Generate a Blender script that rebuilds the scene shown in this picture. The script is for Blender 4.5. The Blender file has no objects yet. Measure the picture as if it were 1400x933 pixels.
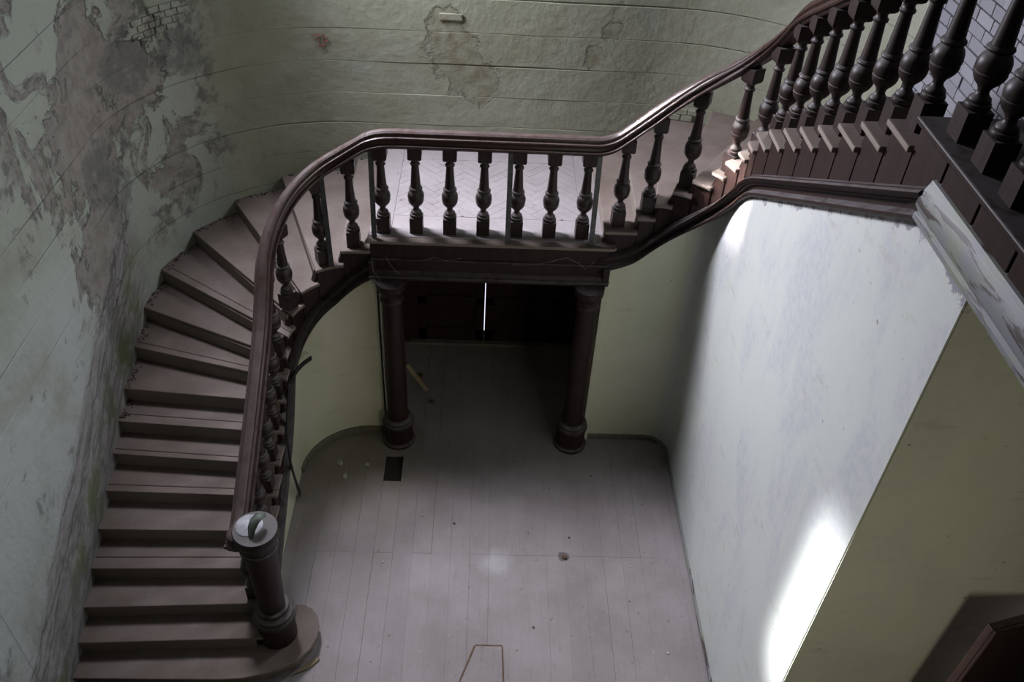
import bpy, bmesh, math, random
from mathutils import Vector, Matrix, noise
random.seed(7)
S = bpy.context.scene
C = S.collection
PI = math.pi

# ------------------------------------------------------------------ camera
CAM_Z = 7.5
PITCH, ROLL, YAW, FPX = math.radians(40.45), math.radians(3.54), math.radians(2.82), 1205.0
cp, sp_ = math.cos(PITCH), math.sin(PITCH)
Fv = Vector((math.sin(YAW)*cp, math.cos(YAW)*cp, -sp_))
R0 = Vector((math.cos(YAW), -math.sin(YAW), 0.0))
D0 = Fv.cross(R0)
Rv = R0*math.cos(ROLL) - D0*math.sin(ROLL)
Dv = R0*math.sin(ROLL) + D0*math.cos(ROLL)
cam = bpy.data.cameras.new('camera')
cam.sensor_width = 36.0
cam.lens = FPX/1400.0*36.0
cam.clip_start = 0.05
co = bpy.data.objects.new('camera', cam)
M = Matrix.Identity(4)
for i in range(3):
    M[i][0] = Rv[i]; M[i][1] = -Dv[i]; M[i][2] = -Fv[i]
M[0][3], M[1][3], M[2][3] = 0.0, 0.0, CAM_Z
co.matrix_world = M
C.objects.link(co)
S.camera = co

# ------------------------------------------------------------------ light
S.view_settings.view_transform = 'Standard'
S.view_settings.look = 'None'
S.view_settings.gamma = 1.0
S.view_settings.exposure = -0.10
w = bpy.data.worlds.new('world'); S.world = w; w.use_nodes = True
bg = w.node_tree.nodes['Background']
bg.inputs['Color'].default_value = (0.66, 0.66, 0.56, 1)
bg.inputs['Strength'].default_value = 0.030

def area(name, loc, target, sx, sy, watts, col, spread=180):
    l = bpy.data.lights.new(name, 'AREA')
    l.shape = 'RECTANGLE'; l.size = sx; l.size_y = sy
    l.energy = watts; l.color = col; l.spread = math.radians(spread)
    o = bpy.data.objects.new(name, l)
    o.location = loc
    o.rotation_euler = (Vector(target)-Vector(loc)).to_track_quat('-Z', 'Y').to_euler()
    C.objects.link(o)
    return o
# daylight of the tall window in the left curve of the wall, of its twin on the right,
# then an added narrow beam for the bright strip on the right wall, no window
area('window_daylight_left', (-2.55, 8.20, 6.40), (2.2, 5.2, 2.2), 1.1, 2.0, 470, (0.87, 0.88, 1.0), 115)
area('window_daylight_right', (3.00, 8.05, 6.35), (-3.4, 3.6, 2.2), 1.0, 2.0, 85, (0.86, 0.90, 1.0), 100)
area('added_strip_beam', (-3.35, 3.20, 2.9), (2.19, 3.22, 2.2), 0.2, 1.9, 14, (0.95, 0.97, 1.0), 9)
# a patch of direct light through the left window on the turn of the upper flight
area('window_sun_patch', (-2.60, 8.25, 6.45), (2.12, 6.70, 3.75), 0.25, 0.5, 11, (1.0, 0.96, 0.97), 8)
# added warm fill behind the camera, brightens the wall under the gallery
area('south_fill', (4.2, -3.2, 3.6), (3.1, 3.1, 2.9), 2.5, 2.5, 27, (1.0, 0.93, 0.72), 75)

# ------------------------------------------------------------------ materials
def new_mat(name):
    m = bpy.data.materials.new(name); m.use_nodes = True
    nt = m.node_tree
    b = nt.nodes['Principled BSDF']
    return m, nt, b
class NT:
    def __init__(s, nt):
        s.nt = nt
        s.geo = nt.nodes.new('ShaderNodeNewGeometry')
        s.pos = s.geo.outputs['Position']
    def n(s, t, **k):
        x = s.nt.nodes.new(t)
        for a, v in k.items(): setattr(x, a, v)
        return x
    def put(s, sock, v):
        if hasattr(v, 'is_output'): s.nt.links.new(v, sock)
        else: sock.default_value = v
    def scale(s, v, sc):
        x = s.n('ShaderNodeVectorMath', operation='MULTIPLY'); s.put(x.inputs[0], v); x.inputs[1].default_value = sc
        return x.outputs[0]
    def noise(s, vec, sc, detail=4, rough=0.55, dist=0.0):
        x = s.n('ShaderNodeTexNoise'); s.put(x.inputs['Vector'], vec)
        x.inputs['Scale'].default_value = sc; x.inputs['Detail'].default_value = detail
        x.inputs['Roughness'].default_value = rough; x.inputs['Distortion'].default_value = dist
        return x.outputs['Fac']
    def ramp(s, f, lo, hi):
        x = s.n('ShaderNodeMapRange', interpolation_type='SMOOTHSTEP')
        s.put(x.inputs['Value'], f); x.inputs['From Min'].default_value = lo; x.inputs['From Max'].default_value = hi
        return x.outputs['Result']
    def math(s, op, a, b=0.0):
        x = s.n('ShaderNodeMath', operation=op); s.put(x.inputs[0], a); s.put(x.inputs[1], b)
        return x.outputs[0]
    def mix(s, f, a, b):
        x = s.n('ShaderNodeMix', data_type='RGBA'); s.put(x.inputs['Factor'], f)
        for i, v in ((6, a), (7, b)):
            s.put(x.inputs[i], v if hasattr(v, 'is_output') else (v[0], v[1], v[2], 1))
        return x.outputs[2]
    def sep(s):
        x = s.n('ShaderNodeSeparateXYZ'); s.put(x.inputs[0], s.pos); return x.outputs
    def up(s):
        x = s.n('ShaderNodeSeparateXYZ'); s.put(x.inputs[0], s.geo.outputs['Normal']); return x.outputs[2]
    def bump(s, b, h, strength=0.3, dist=0.01):
        x = s.n('ShaderNodeBump'); x.inputs['Strength'].default_value = strength; x.inputs['Distance'].default_value = dist
        s.put(x.inputs['Height'], h); s.nt.links.new(x.outputs[0], b.inputs['Normal'])
    def blob(s, c, r, soft=0.14):
        """1 inside an irregular ball round c, 0 outside"""
        d = s.n('ShaderNodeVectorMath', operation='DISTANCE'); s.put(d.inputs[0], s.pos); d.inputs[1].default_value = c
        nz = s.noise(s.pos, 4.0, 8, 0.66, 0.4)
        v = s.math('ADD', s.math('DIVIDE', d.outputs['Value'], r), s.math('MULTIPLY', s.math('SUBTRACT', nz, 0.5), 2.6))
        return s.ramp(v, 1.0+soft, 1.0-soft)

def wood(name, base, alt, rough=0.45, dust=(0.20, 0.185, 0.18), dust_amt=0.6, spec=0.4, grain=(30, 30, 3)):
    m, nt, b = new_mat(name); t = NT(nt)
    g = t.noise(t.scale(t.pos, grain), 1.0, 5, 0.6)
    c = t.mix(t.ramp(g, 0.35, 0.7), base, alt)
    patch = t.noise(t.pos, 9.0, 5, 0.65)
    d = t.math('MULTIPLY', t.ramp(t.up(), 0.15, 0.85), t.math('MULTIPLY', t.ramp(patch, 0.2, 0.6), dust_amt))
    specks = t.math('MULTIPLY', t.ramp(t.noise(t.pos, 70.0, 2, 0.5), 0.68, 0.76), 0.35*min(1, dust_amt+0.3))
    c = t.mix(t.math('MAXIMUM', d, specks), c, dust)
    t.put(b.inputs['Base Color'], c)
    t.put(b.inputs['Roughness'], t.math('ADD', t.math('MULTIPLY', d, 0.45), rough))
    b.inputs['Specular IOR Level'].default_value = spec
    t.bump(b, g, 0.15, 0.004)
    return m

M_DARK = wood('dark_stained_wood', (0.016, 0.0072, 0.0057), (0.027, 0.0125, 0.0097), 0.48, dust=(0.13, 0.12, 0.12), dust_amt=0.6, spec=0.3)
M_BAL = wood('turned_dark_wood', (0.020, 0.0115, 0.010), (0.036, 0.022, 0.0195), 0.42, dust=(0.15, 0.138, 0.135), dust_amt=0.62, spec=0.35)
M_RAIL = wood('polished_rail_wood', (0.030, 0.014, 0.011), (0.055, 0.026, 0.020), 0.34, dust=(0.15, 0.135, 0.13), dust_amt=0.26, spec=0.5)
M_DOOR = wood('dark_door_wood', (0.018, 0.0085, 0.007), (0.028, 0.0135, 0.0105), 0.6, dust_amt=0.08, spec=0.2)
M_LATH = wood('bare_lath_wood', (0.20, 0.15, 0.08), (0.28, 0.21, 0.12), 0.7, dust_amt=0.2)
M_POST = wood('grey_painted_wood', (0.16, 0.17, 0.17), (0.22, 0.22, 0.21), 0.6, dust_amt=0.2)

def tread_mat():
    m, nt, b = new_mat('worn_dusty_tread_wood'); t = NT(nt)
    oi = t.n('ShaderNodeObjectInfo')
    g = t.noise(t.scale(t.pos, (4, 26, 26)), 1.0, 5, 0.6)
    d = t.noise(t.pos, 2.2, 5, 0.6)
    c = t.mix(t.ramp(d, 0.3, 0.7), (0.132, 0.101, 0.083), (0.192, 0.156, 0.136))
    c = t.mix(t.math('MULTIPLY', t.ramp(g, 0.45, 0.8), 0.35), c, (0.12, 0.09, 0.08))
    c = t.mix(t.math('MULTIPLY', oi.outputs['Random'], 0.25), c, (0.17, 0.14, 0.13))
    spots = t.ramp(t.noise(t.pos, 28.0, 3, 0.5), 0.70, 0.76)
    c = t.mix(t.math('MULTIPLY', spots, 0.5), c, (0.07, 0.055, 0.05))
    # worn paint and dust only on what faces up; upright faces painted lighter, in place of light
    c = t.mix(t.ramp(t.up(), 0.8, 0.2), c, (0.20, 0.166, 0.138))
    t.put(b.inputs['Base Color'], c)
    b.inputs['Roughness'].default_value = 0.7
    b.inputs['Specular IOR Level'].default_value = 0.25
    t.bump(b, t.math('ADD', g, d), 0.25, 0.008)
    return m
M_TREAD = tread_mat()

def floor_mat(name, a, c2, grain):
    m, nt, b = new_mat(name); t = NT(nt)
    oi = t.n('ShaderNodeObjectInfo')
    g = t.noise(t.scale(t.pos, grain), 1.0, 5, 0.6)
    d = t.noise(t.pos, 1.3, 6, 0.65)
    c = t.mix(t.ramp(d, 0.3, 0.7), a, c2)
    c = t.mix(t.math('MULTIPLY', oi.outputs['Random'], 0.16), c, tuple(x*0.72 for x in a))
    c = t.mix(t.math('MULTIPLY', t.ramp(g, 0.5, 0.85), 0.3), c, tuple(x*0.5 for x in a))
    sp = t.ramp(t.noise(t.pos, 15.0, 4, 0.55), 0.655, 0.73)
    c = t.mix(t.math('MULTIPLY', sp, 0.5), c, (0.06, 0.05, 0.045))
    sp2 = t.ramp(t.noise(t.pos, 23.0, 2, 0.5), 0.69, 0.75)
    c = t.mix(t.math('MULTIPLY', sp2, 0.4), c, (0.40, 0.39, 0.37))
    x, y, z = t.sep()
    sand = t.math('MULTIPLY', t.blob((-1.3, 6.5, 0), 0.75, 0.9), 0.55)
    c = t.mix(sand, c, (0.20, 0.17, 0.11))
    plaster = t.math('MULTIPLY', t.blob((0.23, 5.33, 0), 0.12, 0.8), 0.7)
    c = t.mix(plaster, c, (0.42, 0.40, 0.40))
    hole = t.math('MULTIPLY', t.blob((0.93, 5.41, 0), 0.06), 0.7)
    c = t.mix(hole, c, (0.06, 0.05, 0.045))
    t.put(b.inputs['Base Color'], c)
    b.inputs['Roughness'].default_value = 0.62
    b.inputs['Specular IOR Level'].default_value = 0.3
    t.bump(b, t.math('ADD', g, d), 0.15, 0.006)
    return m
M_FLOOR = floor_mat('dusty_floor_boards', (0.235, 0.205, 0.200), (0.31, 0.278, 0.275), (30, 3, 30))
M_PARQ = floor_mat('dusty_parquet', (0.25, 0.222, 0.222), (0.32, 0.29, 0.292), (12, 12, 12))

def flat_mat(name, col, rough=0.8, metal=0.0, nz=0.25):
    m, nt, b = new_mat(name); t = NT(nt)
    g = t.noise(t.pos, 14.0, 5, 0.6)
    t.put(b.inputs['Base Color'], t.mix(t.ramp(g, 0.3, 0.7), tuple(c*(1-nz) for c in col), tuple(c*(1+nz) for c in col)))
    b.inputs['Roughness'].default_value = rough; b.inputs['Metallic'].default_value = metal
    t.bump(b, g, 0.2, 0.004)
    return m
M_EARTH = flat_mat('dark_dirt_under_boards', (0.03, 0.026, 0.022), 0.95)
M_IRON = flat_mat('grey_iron', (0.10, 0.10, 0.105), 0.5, 0.6)
M_RUBBER = flat_mat('black_peeled_strip', (0.010, 0.010, 0.011), 0.55)
M_CHIP = flat_mat('plaster_chip', (0.42, 0.41, 0.36), 0.9)
M_RUST = flat_mat('brown_flake', (0.12, 0.075, 0.045), 0.9)
M_RUBBLE = flat_mat('crumbled_plaster', (0.075, 0.062, 0.05), 0.95, 0.0, 0.5)
M_PLATE = flat_mat('pale_metal_plate', (0.27, 0.27, 0.285), 0.6, 0.1)
M_HOOK = flat_mat('verdigris_hook', (0.10, 0.12, 0.10), 0.5, 0.3, 0.5)
M_MORTAR = flat_mat('dark_mortar', (0.085, 0.075, 0.07), 0.95)
M_WEB = flat_mat('cobweb', (0.22, 0.20, 0.19), 0.9)
M_RED = flat_mat('red_crayon', (0.22, 0.05, 0.035), 0.8)

def old_plaster():
    """pale green limewash over brown plaster, with mildew, stains and algae by the stairs"""
    m, nt, b = new_mat('old_limewashed_plaster'); t = NT(nt)
    x, y, z = t.sep()
    n1 = t.noise(t.pos, 0.9, 6, 0.65, 0.4)
    n2 = t.noise(t.pos, 2.6, 7, 0.68, 0.6)
    n3 = t.noise(t.pos, 11.0, 5, 0.6)
    c = t.mix(t.ramp(n1, 0.3, 0.7), (0.255, 0.258, 0.185), (0.305, 0.312, 0.252))
    c = t.mix(t.math('MULTIPLY', t.ramp(n3, 0.45, 0.8), 0.3), c, (0.21, 0.21, 0.15))
    c = t.mix(t.math('MULTIPLY', t.ramp(n2, 0.56, 0.68), 0.35), c, (0.24, 0.225, 0.16))
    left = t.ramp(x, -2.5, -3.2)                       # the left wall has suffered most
    c = t.mix(t.math('MULTIPLY', left, t.math('ADD', 0.35, t.math('MULTIPLY', t.ramp(n1, 0.30, 0.55), 0.5))), c, t.mix(t.math('MULTIPLY', t.ramp(y, 7.0, 5.6), t.ramp(z, 3.6, 2.6)), (0.40, 0.435, 0.37), (0.49, 0.525, 0.50)))  # light put into the colour: left wall paler, palest low and near
    bare = t.math('MULTIPLY', t.ramp(t.noise(t.scale(t.pos, (1, 1, 0.8)), 1.7, 7, 0.62, 0.9), 0.50, 0.58),
                  t.math('MULTIPLY', left, t.math('MULTIPLY', t.ramp(y, 5.2, 6.0), t.ramp(z, 2.0, 2.9))))
    for ctr, r in (((-3.44, 6.65, 2.75), 0.45), ((-3.44, 6.9, 3.75), 0.55), ((-3.40, 7.25, 4.35), 0.4), ((-3.25, 7.75, 3.95), 0.35)):
        bare = t.math('MAXIMUM', bare, t.blob(ctr, r))
    bc = t.mix(t.ramp(t.noise(t.pos, 7.0, 7, 0.7), 0.35, 0.65), (0.20, 0.172, 0.15), (0.31, 0.278, 0.25))
    edge = t.math('MULTIPLY', t.math('MULTIPLY', bare, t.math('SUBTRACT', 1.0, bare)), t.ramp(n3, 0.42, 0.58))
    c = t.mix(t.math('MULTIPLY', bare, 0.85), c, bc)
    c = t.mix(t.math('MINIMUM', t.math('MULTIPLY', edge, 2.6), 0.75), c, (0.09, 0.085, 0.075))
    mild = t.math('MULTIPLY', t.ramp(t.noise(t.pos, 3.1, 6, 0.6, 0.5), 0.60, 0.68), t.math('ADD', t.math('MULTIPLY', left, 0.6), 0.12))
    for ctr, r in (((-3.3, 7.75, 4.05), 0.28), ((-3.42, 7.0, 3.35), 0.3), ((-3.42, 7.2, 3.05), 0.25), ((-2.95, 8.2, 4.0), 0.25)):
        mild = t.math('MAXIMUM', mild, t.math('MULTIPLY', t.blob(ctr, r), 0.75))
    c = t.mix(t.math('MULTIPLY', mild, t.ramp(t.noise(t.pos, 8.0, 7, 0.7), 0.25, 0.6)), c, (0.13, 0.135, 0.125))
    # chipped hollows of the back wall
    chip = None
    for ctr, r in (((-0.42, 8.87, 4.15), 0.17), ((-0.35, 8.87, 3.83), 0.24), ((-0.2, 8.87, 3.6), 0.28), ((1.1, 8.87, 3.86), 0.12), ((1.25, 8.87, 4.12), 0.1)):
        k = t.blob(ctr, r); chip = k if chip is None else t.math('MAXIMUM', chip, k)
    c = t.mix(t.math('MULTIPLY', chip, t.math('ADD', 0.15, t.math('MULTIPLY', t.ramp(n3, 0.4, 0.65), 0.5))), c, (0.17, 0.145, 0.09))
    # scar that follows the stairs, with green algae
    d = t.math('SUBTRACT', z, t.math('MULTIPLY', t.math('SUBTRACT', y, 3.65), 0.561))
    sv = t.n('ShaderNodeCombineXYZ'); t.put(sv.inputs[0], t.math('MULTIPLY', y, 1.7)); t.put(sv.inputs[1], t.math('MULTIPLY', d, 4.0))
    st = t.noise(sv.outputs[0], 1.9, 8, 0.68, 1.1)
    low = t.math('MULTIPLY', t.ramp(y, 7.6, 6.9), left)
    scar = t.math('MULTIPLY', t.math('MULTIPLY', t.ramp(t.math('ADD', d, t.math('MULTIPLY', t.math('SUBTRACT', st, 0.5), 0.6)), 0.98, 0.80), low), 1.0)
    sc = t.mix(t.ramp(st, 0.38, 0.62), (0.36, 0.335, 0.33), (0.17, 0.165, 0.155))
    alg = t.math('MULTIPLY', t.ramp(t.noise(t.pos, 2.4, 6, 0.65, 0.4), 0.46, 0.62), t.ramp(d, 0.62, 0.3))
    sc = t.mix(t.math('MULTIPLY', alg, 0.8), sc, (0.13, 0.16, 0.055))
    for off, wd in ((0.86, 0.030), (0.62, 0.022), (0.40, 0.018)):      # cracks that run with the stairs
        e = t.math('ABSOLUTE', t.math('ADD', t.math('SUBTRACT', d, off), t.math('MULTIPLY', t.math('SUBTRACT', t.noise(t.pos, 1.5, 6, 0.6), 0.5), 0.55)))
        crack = t.math('MULTIPLY', t.ramp(e, wd, wd*0.2), t.ramp(t.noise(t.pos, 2.0, 3, 0.5), 0.42, 0.5))
        sc = t.mix(t.math('MULTIPLY', crack, 0.8), sc, (0.085, 0.08, 0.075))
    c = t.mix(t.math('MULTIPLY', scar, 0.9), c, sc)
    t.put(b.inputs['Base Color'], c)
    b.inputs['Roughness'].default_value = 0.75
    b.inputs['Specular IOR Level'].default_value = 0.2
    h = t.math('ADD', t.math('MULTIPLY', t.noise(t.pos, 2.2, 5, 0.55), 0.7), t.math('MULTIPLY', n3, 0.3))
    h = t.math('SUBTRACT', h, t.math('ADD', t.math('MULTIPLY', bare, 0.5), t.math('MULTIPLY', chip, 0.8)))
    t.bump(b, h, 0.9, 0.03)
    return m
M_OLD = old_plaster()

def oil_paint():
    """glossy pale green-cream oil paint under the stairs"""
    m, nt, b = new_mat('glossy_pale_oil_paint'); t = NT(nt)
    n1 = t.noise(t.scale(t.pos, (1, 1.2, 0.6)), 1.6, 6, 0.6, 0.5)
    n2 = t.noise(t.pos, 14.0, 5, 0.6)
    n3 = t.noise(t.scale(t.pos, (1, 1.5, 0.75)), 1.5, 8, 0.68, 0.6)
    c = t.mix(t.ramp(n1, 0.35, 0.65), (0.60, 0.605, 0.43), (0.66, 0.66, 0.50))
    x, y, z = t.sep()
    side = t.math('MULTIPLY', t.ramp(x, 2.0, 2.15), t.ramp(y, 3.12, 3.16))
    lil = t.math('MULTIPLY', t.ramp(n3, 0.44, 0.62), t.math('MULTIPLY', side, 0.75))
    c = t.mix(t.math('MULTIPLY', side, 0.85), c, (0.53, 0.55, 0.535))  # cool daylight painted in: right inner wall whiter than the same paint elsewhere
    c = t.mix(t.math('MULTIPLY', lil, t.math('ADD', 0.25, t.math('MULTIPLY', t.ramp(n2, 0.35, 0.65), 0.5))), c, (0.42, 0.415, 0.47))
    peel = t.math('MULTIPLY', t.ramp(t.noise(t.pos, 6.0, 6, 0.65), 0.70, 0.74), t.math('MULTIPLY', side, 0.5))
    c = t.mix(peel, c, (0.30, 0.29, 0.31))
    spots = t.ramp(t.noise(t.pos, 19.0, 3, 0.45), 0.735, 0.76)
    c = t.mix(t.math('MULTIPLY', spots, 0.6), c, (0.13, 0.11, 0.08))
    # grey undercoat where the paint has come off below the string and the trim
    zs = t.math('SUBTRACT', 4.93, t.math('MULTIPLY', t.math('SUBTRACT', y, 4.27), 0.545))
    zs = t.math('MINIMUM', zs, 5.20)
    dd = t.math('ADD', t.math('SUBTRACT', zs, z), t.math('MULTIPLY', t.math('SUBTRACT', t.noise(t.pos, 9.0, 6, 0.7), 0.5), 0.42))
    c = t.mix(t.math('MULTIPLY', t.ramp(dd, 0.075, 0.055), side), c, (0.27, 0.26, 0.285))
    scuff = t.math('MULTIPLY', t.ramp(t.noise(t.scale(t.pos, (0.8, 1, 3.0)), 2.5, 6, 0.65), 0.58, 0.72), 0.35)
    c = t.mix(scuff, c, (0.36, 0.35, 0.26))
    t.put(b.inputs['Base Color'], c)
    b.inputs['Roughness'].default_value = 0.27
    b.inputs['Specular IOR Level'].default_value = 0.45
    t.bump(b, t.math('ADD', n2, n1), 0.12, 0.006)
    return m
M_OIL = oil_paint()

def flaking_trim():
    m, nt, b = new_mat('flaking_cream_paint'); t = NT(nt)
    n = t.noise(t.scale(t.pos, (13, 1.4, 13)), 1.6, 6, 0.65, 0.5)
    n2 = t.noise(t.pos, 5.0, 4, 0.6)
    c = t.mix(t.ramp(n2, 0.35, 0.65), (0.20, 0.21, 0.165), (0.19, 0.19, 0.205))
    c = t.mix(t.ramp(n, 0.55, 0.60), c, (0.06, 0.045, 0.04))
    t.put(b.inputs['Base Color'], c); b.inputs['Roughness'].default_value = 0.55
    t.bump(b, n, 0.4, 0.006)
    return m
M_TRIM = flaking_trim()

def brick_white():
    m, nt, b = new_mat('whitewashed_brick'); t = NT(nt)
    oi = t.n('ShaderNodeObjectInfo')
    n = t.noise(t.pos, 9.0, 6, 0.65)
    c = t.mix(oi.outputs['Random'], (0.19, 0.187, 0.21), (0.255, 0.25, 0.275))
    c = t.mix(t.math('MULTIPLY', t.ramp(n, 0.58, 0.72), 0.6), c, (0.19, 0.145, 0.135))
    t.put(b.inputs['Base Color'], c); b.inputs['Roughness'].default_value = 0.85
    t.bump(b, n, 0.5, 0.012)
    return m
M_BRICK = brick_white()

def emit(name, col, strength):
    m, nt, b = new_mat(name)
    b.inputs['Base Color'].default_value = (0, 0, 0, 1)
    b.inputs['Emission Color'].default_value = (*col, 1); b.inputs['Emission Strength'].default_value = strength
    return m
M_DAY = emit('daylight_outside', (0.85, 0.85, 1.0), 1.6)

# ------------------------------------------------------------------ mesh helpers
def link_mesh(name, me, mat, parent=None, smooth=False):
    o = bpy.data.objects.new(name, me)
    if mat: me.materials.append(mat)
    if smooth:
        for p in me.polygons: p.use_smooth = True
    C.objects.link(o)
    if parent: o.parent = parent
    return o
def obj(name, verts, faces, mat, parent=None, smooth=False, fix=True):
    me = bpy.data.meshes.new(name)
    me.from_pydata([tuple(v) for v in verts], [], faces)
    me.update()
    if fix:
        bm = bmesh.new(); bm.from_mesh(me)
        bmesh.ops.recalc_face_normals(bm, faces=bm.faces); bm.to_mesh(me); bm.free()
    return link_mesh(name, me, mat, parent, smooth)
def struct(o): o['kind'] = 'structure'; return o
def thing(name, label, cat, loc=(0, 0, 0), group=None):
    o = bpy.data.objects.new(name, None); C.objects.link(o); o.location = loc; o.empty_display_size = 0.1
    o['label'] = label; o['category'] = cat
    if group: o['group'] = group
    return o
def tag(o, label, cat, group=None):
    o['label'] = label; o['category'] = cat
    if group: o['group'] = group
    return o
class MB:
    """collects boxes, prisms, lathes and tubes for one mesh"""
    def __init__(s): s.v = []; s.f = []
    def add(s, v, f):
        k = len(s.v); s.v += [tuple(p) for p in v]; s.f += [tuple(i+k for i in q) for q in f]; return s
    def box(s, x0, x1, y0, y1, z0, z1):
        return s.add([(x0,y0,z0),(x1,y0,z0),(x1,y1,z0),(x0,y1,z0),(x0,y0,z1),(x1,y0,z1),(x1,y1,z1),(x0,y1,z1)],
                     [(0,3,2,1),(4,5,6,7),(0,1,5,4),(1,2,6,5),(2,3,7,6),(3,0,4,7)])
    def prism(s, pts, z0, z1):
        n = len(pts)
        return s.add([(p[0],p[1],z0) for p in pts]+[(p[0],p[1],z1) for p in pts],
                     [tuple(range(n-1,-1,-1)), tuple(range(n,2*n))]+[(i,(i+1)%n,n+(i+1)%n,n+i) for i in range(n)])
    def lathe(s, prof, seg=20, c=(0, 0)):
        n = len(prof); v = []; f = []
        for r, z in prof:
            for i in range(seg):
                a = 2*PI*i/seg; v.append((c[0]+r*math.cos(a), c[1]+r*math.sin(a), z))
        for j in range(n-1):
            for i in range(seg):
                k = (i+1) % seg
                f.append((j*seg+i, j*seg+k, (j+1)*seg+k, (j+1)*seg+i))
        f.append(tuple(range(seg-1, -1, -1))); f.append(tuple(range((n-1)*seg, n*seg)))
        return s.add(v, f)
    def tube(s, pts, r, seg=6):
        pts = [Vector(p) for p in pts]; v = []; f = []
        for i, p in enumerate(pts):
            t = (pts[min(i+1, len(pts)-1)]-pts[max(i-1, 0)]).normalized()
            a = t.orthogonal().normalized() if i == 0 else (a-t*a.dot(t)).normalized()
            b = t.cross(a)
            rr = r[i] if isinstance(r, (list, tuple)) else r
            for k in range(seg):
                q = 2*PI*k/seg; v.append(p+a*math.cos(q)*rr+b*math.sin(q)*rr)
        for i in range(len(pts)-1):
            for k in range(seg):
                f.append((i*seg+k, i*seg+(k+1) % seg, (i+1)*seg+(k+1) % seg, (i+1)*seg+k))
        f.append(tuple(range(seg))); f.append(tuple(range((len(pts)-1)*seg, len(pts)*seg)))
        return s.add(v, f)
    def strip(s, rows, closed=False):
        """rows of equal length joined by quads; closed = each row is a ring (ends capped)"""
        n = len(rows[0]); v = [p for r in rows for p in r]; f = []
        m = n if closed else n-1
        for j in range(len(rows)-1):
            for i in range(m):
                k = (i+1) % n
                f.append((j*n+i, j*n+k, (j+1)*n+k, (j+1)*n+i))
        if closed:
            f.append(tuple(range(n-1, -1, -1))); f.append(tuple(range((len(rows)-1)*n, len(rows)*n)))
        return s.add(v, f)
    def build(s, name, mat, parent=None, smooth=False, bevel=0.0):
        me = bpy.data.meshes.new(name); me.from_pydata(s.v, [], s.f); me.update()
        bm = bmesh.new(); bm.from_mesh(me)
        bmesh.ops.recalc_face_normals(bm, faces=bm.faces)
        if bevel:
            ed = [e for e in bm.edges if len(e.link_faces) == 2 and e.calc_face_angle(0) > 0.6]
            bmesh.ops.bevel(bm, geom=ed, offset=bevel, segments=2, profile=0.5, affect='EDGES')
        bm.to_mesh(me); bm.free()
        o = link_mesh(name, me, mat, parent)
        if smooth:
            for p in me.polygons: p.use_smooth = True
            sharp_edges(me, 0.7)
        return o
def sharp_edges(me, ang):
    bm = bmesh.new(); bm.from_mesh(me)
    for e in bm.edges:
        if len(e.link_faces) != 2 or e.calc_face_angle(0) > ang: e.smooth = False
    bm.to_mesh(me); bm.free()

class Path:
    def __init__(s, pts):
        s.p = [Vector((a, b)) for a, b in pts]
        s.s = [0.0]
        for a, b in zip(s.p, s.p[1:]): s.s.append(s.s[-1]+(b-a).length)
        s.L = s.s[-1]
    def seg(s, t):
        lo, hi = 0, len(s.s)-2
        while lo < hi:
            mid = (lo+hi+1)//2
            if s.s[mid] <= t: lo = mid
            else: hi = mid-1
        return lo
    def at(s, t):
        i = s.seg(t); l = s.s[i+1]-s.s[i]
        return s.p[i]+(s.p[i+1]-s.p[i])*((t-s.s[i])/l)
    def tan(s, t, h=0.03):
        return (s.at(min(t+h, s.L))-s.at(max(t-h, 0))).normalized()
    def off(s, t, d):
        """d > 0: to the left of the direction of travel"""
        a = s.tan(t); return s.at(t)+Vector((-a.y, a.x))*d
    def near(s, q):
        q = Vector(q); best = (1e9, 0)
        for i in range(len(s.p)-1):
            a, b = s.p[i], s.p[i+1]; ab = b-a
            k = max(0, min(1, (q-a).dot(ab)/ab.length_squared))
            d = (a+ab*k-q).length
            if d < best[0]: best = (d, s.s[i]+k*ab.length)
        return best[1]
    def sub(s, t0, t1):
        return [s.at(t0)]+[p for p, t in zip(s.p, s.s) if t0+1e-4 < t < t1-1e-4]+[s.at(t1)]
def arc(cx, cy, rx, ry, a0, a1, n):
    return [(cx+rx*math.cos(math.radians(a0+(a1-a0)*i/n)), cy+ry*math.sin(math.radians(a0+(a1-a0)*i/n))) for i in range(n+1)]
def frange(a, b, st):
    n = max(1, int(math.ceil((b-a)/st))); return [a+(b-a)*i/n for i in range(n+1)]

# ------------------------------------------------------------------ plan of the stairwell
RISE = 0.16
# string line: outer line of the tread ends, from the foot of the left flight round to the gallery
SP = Path([(-1.84, 3.6)]+arc(-1.21, 6.43, 0.63, 0.63, 180, 90, 18)+arc(1.56, 6.47, 0.59, 0.59, 90, 0, 18)+[(2.15, -0.6)])
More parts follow.
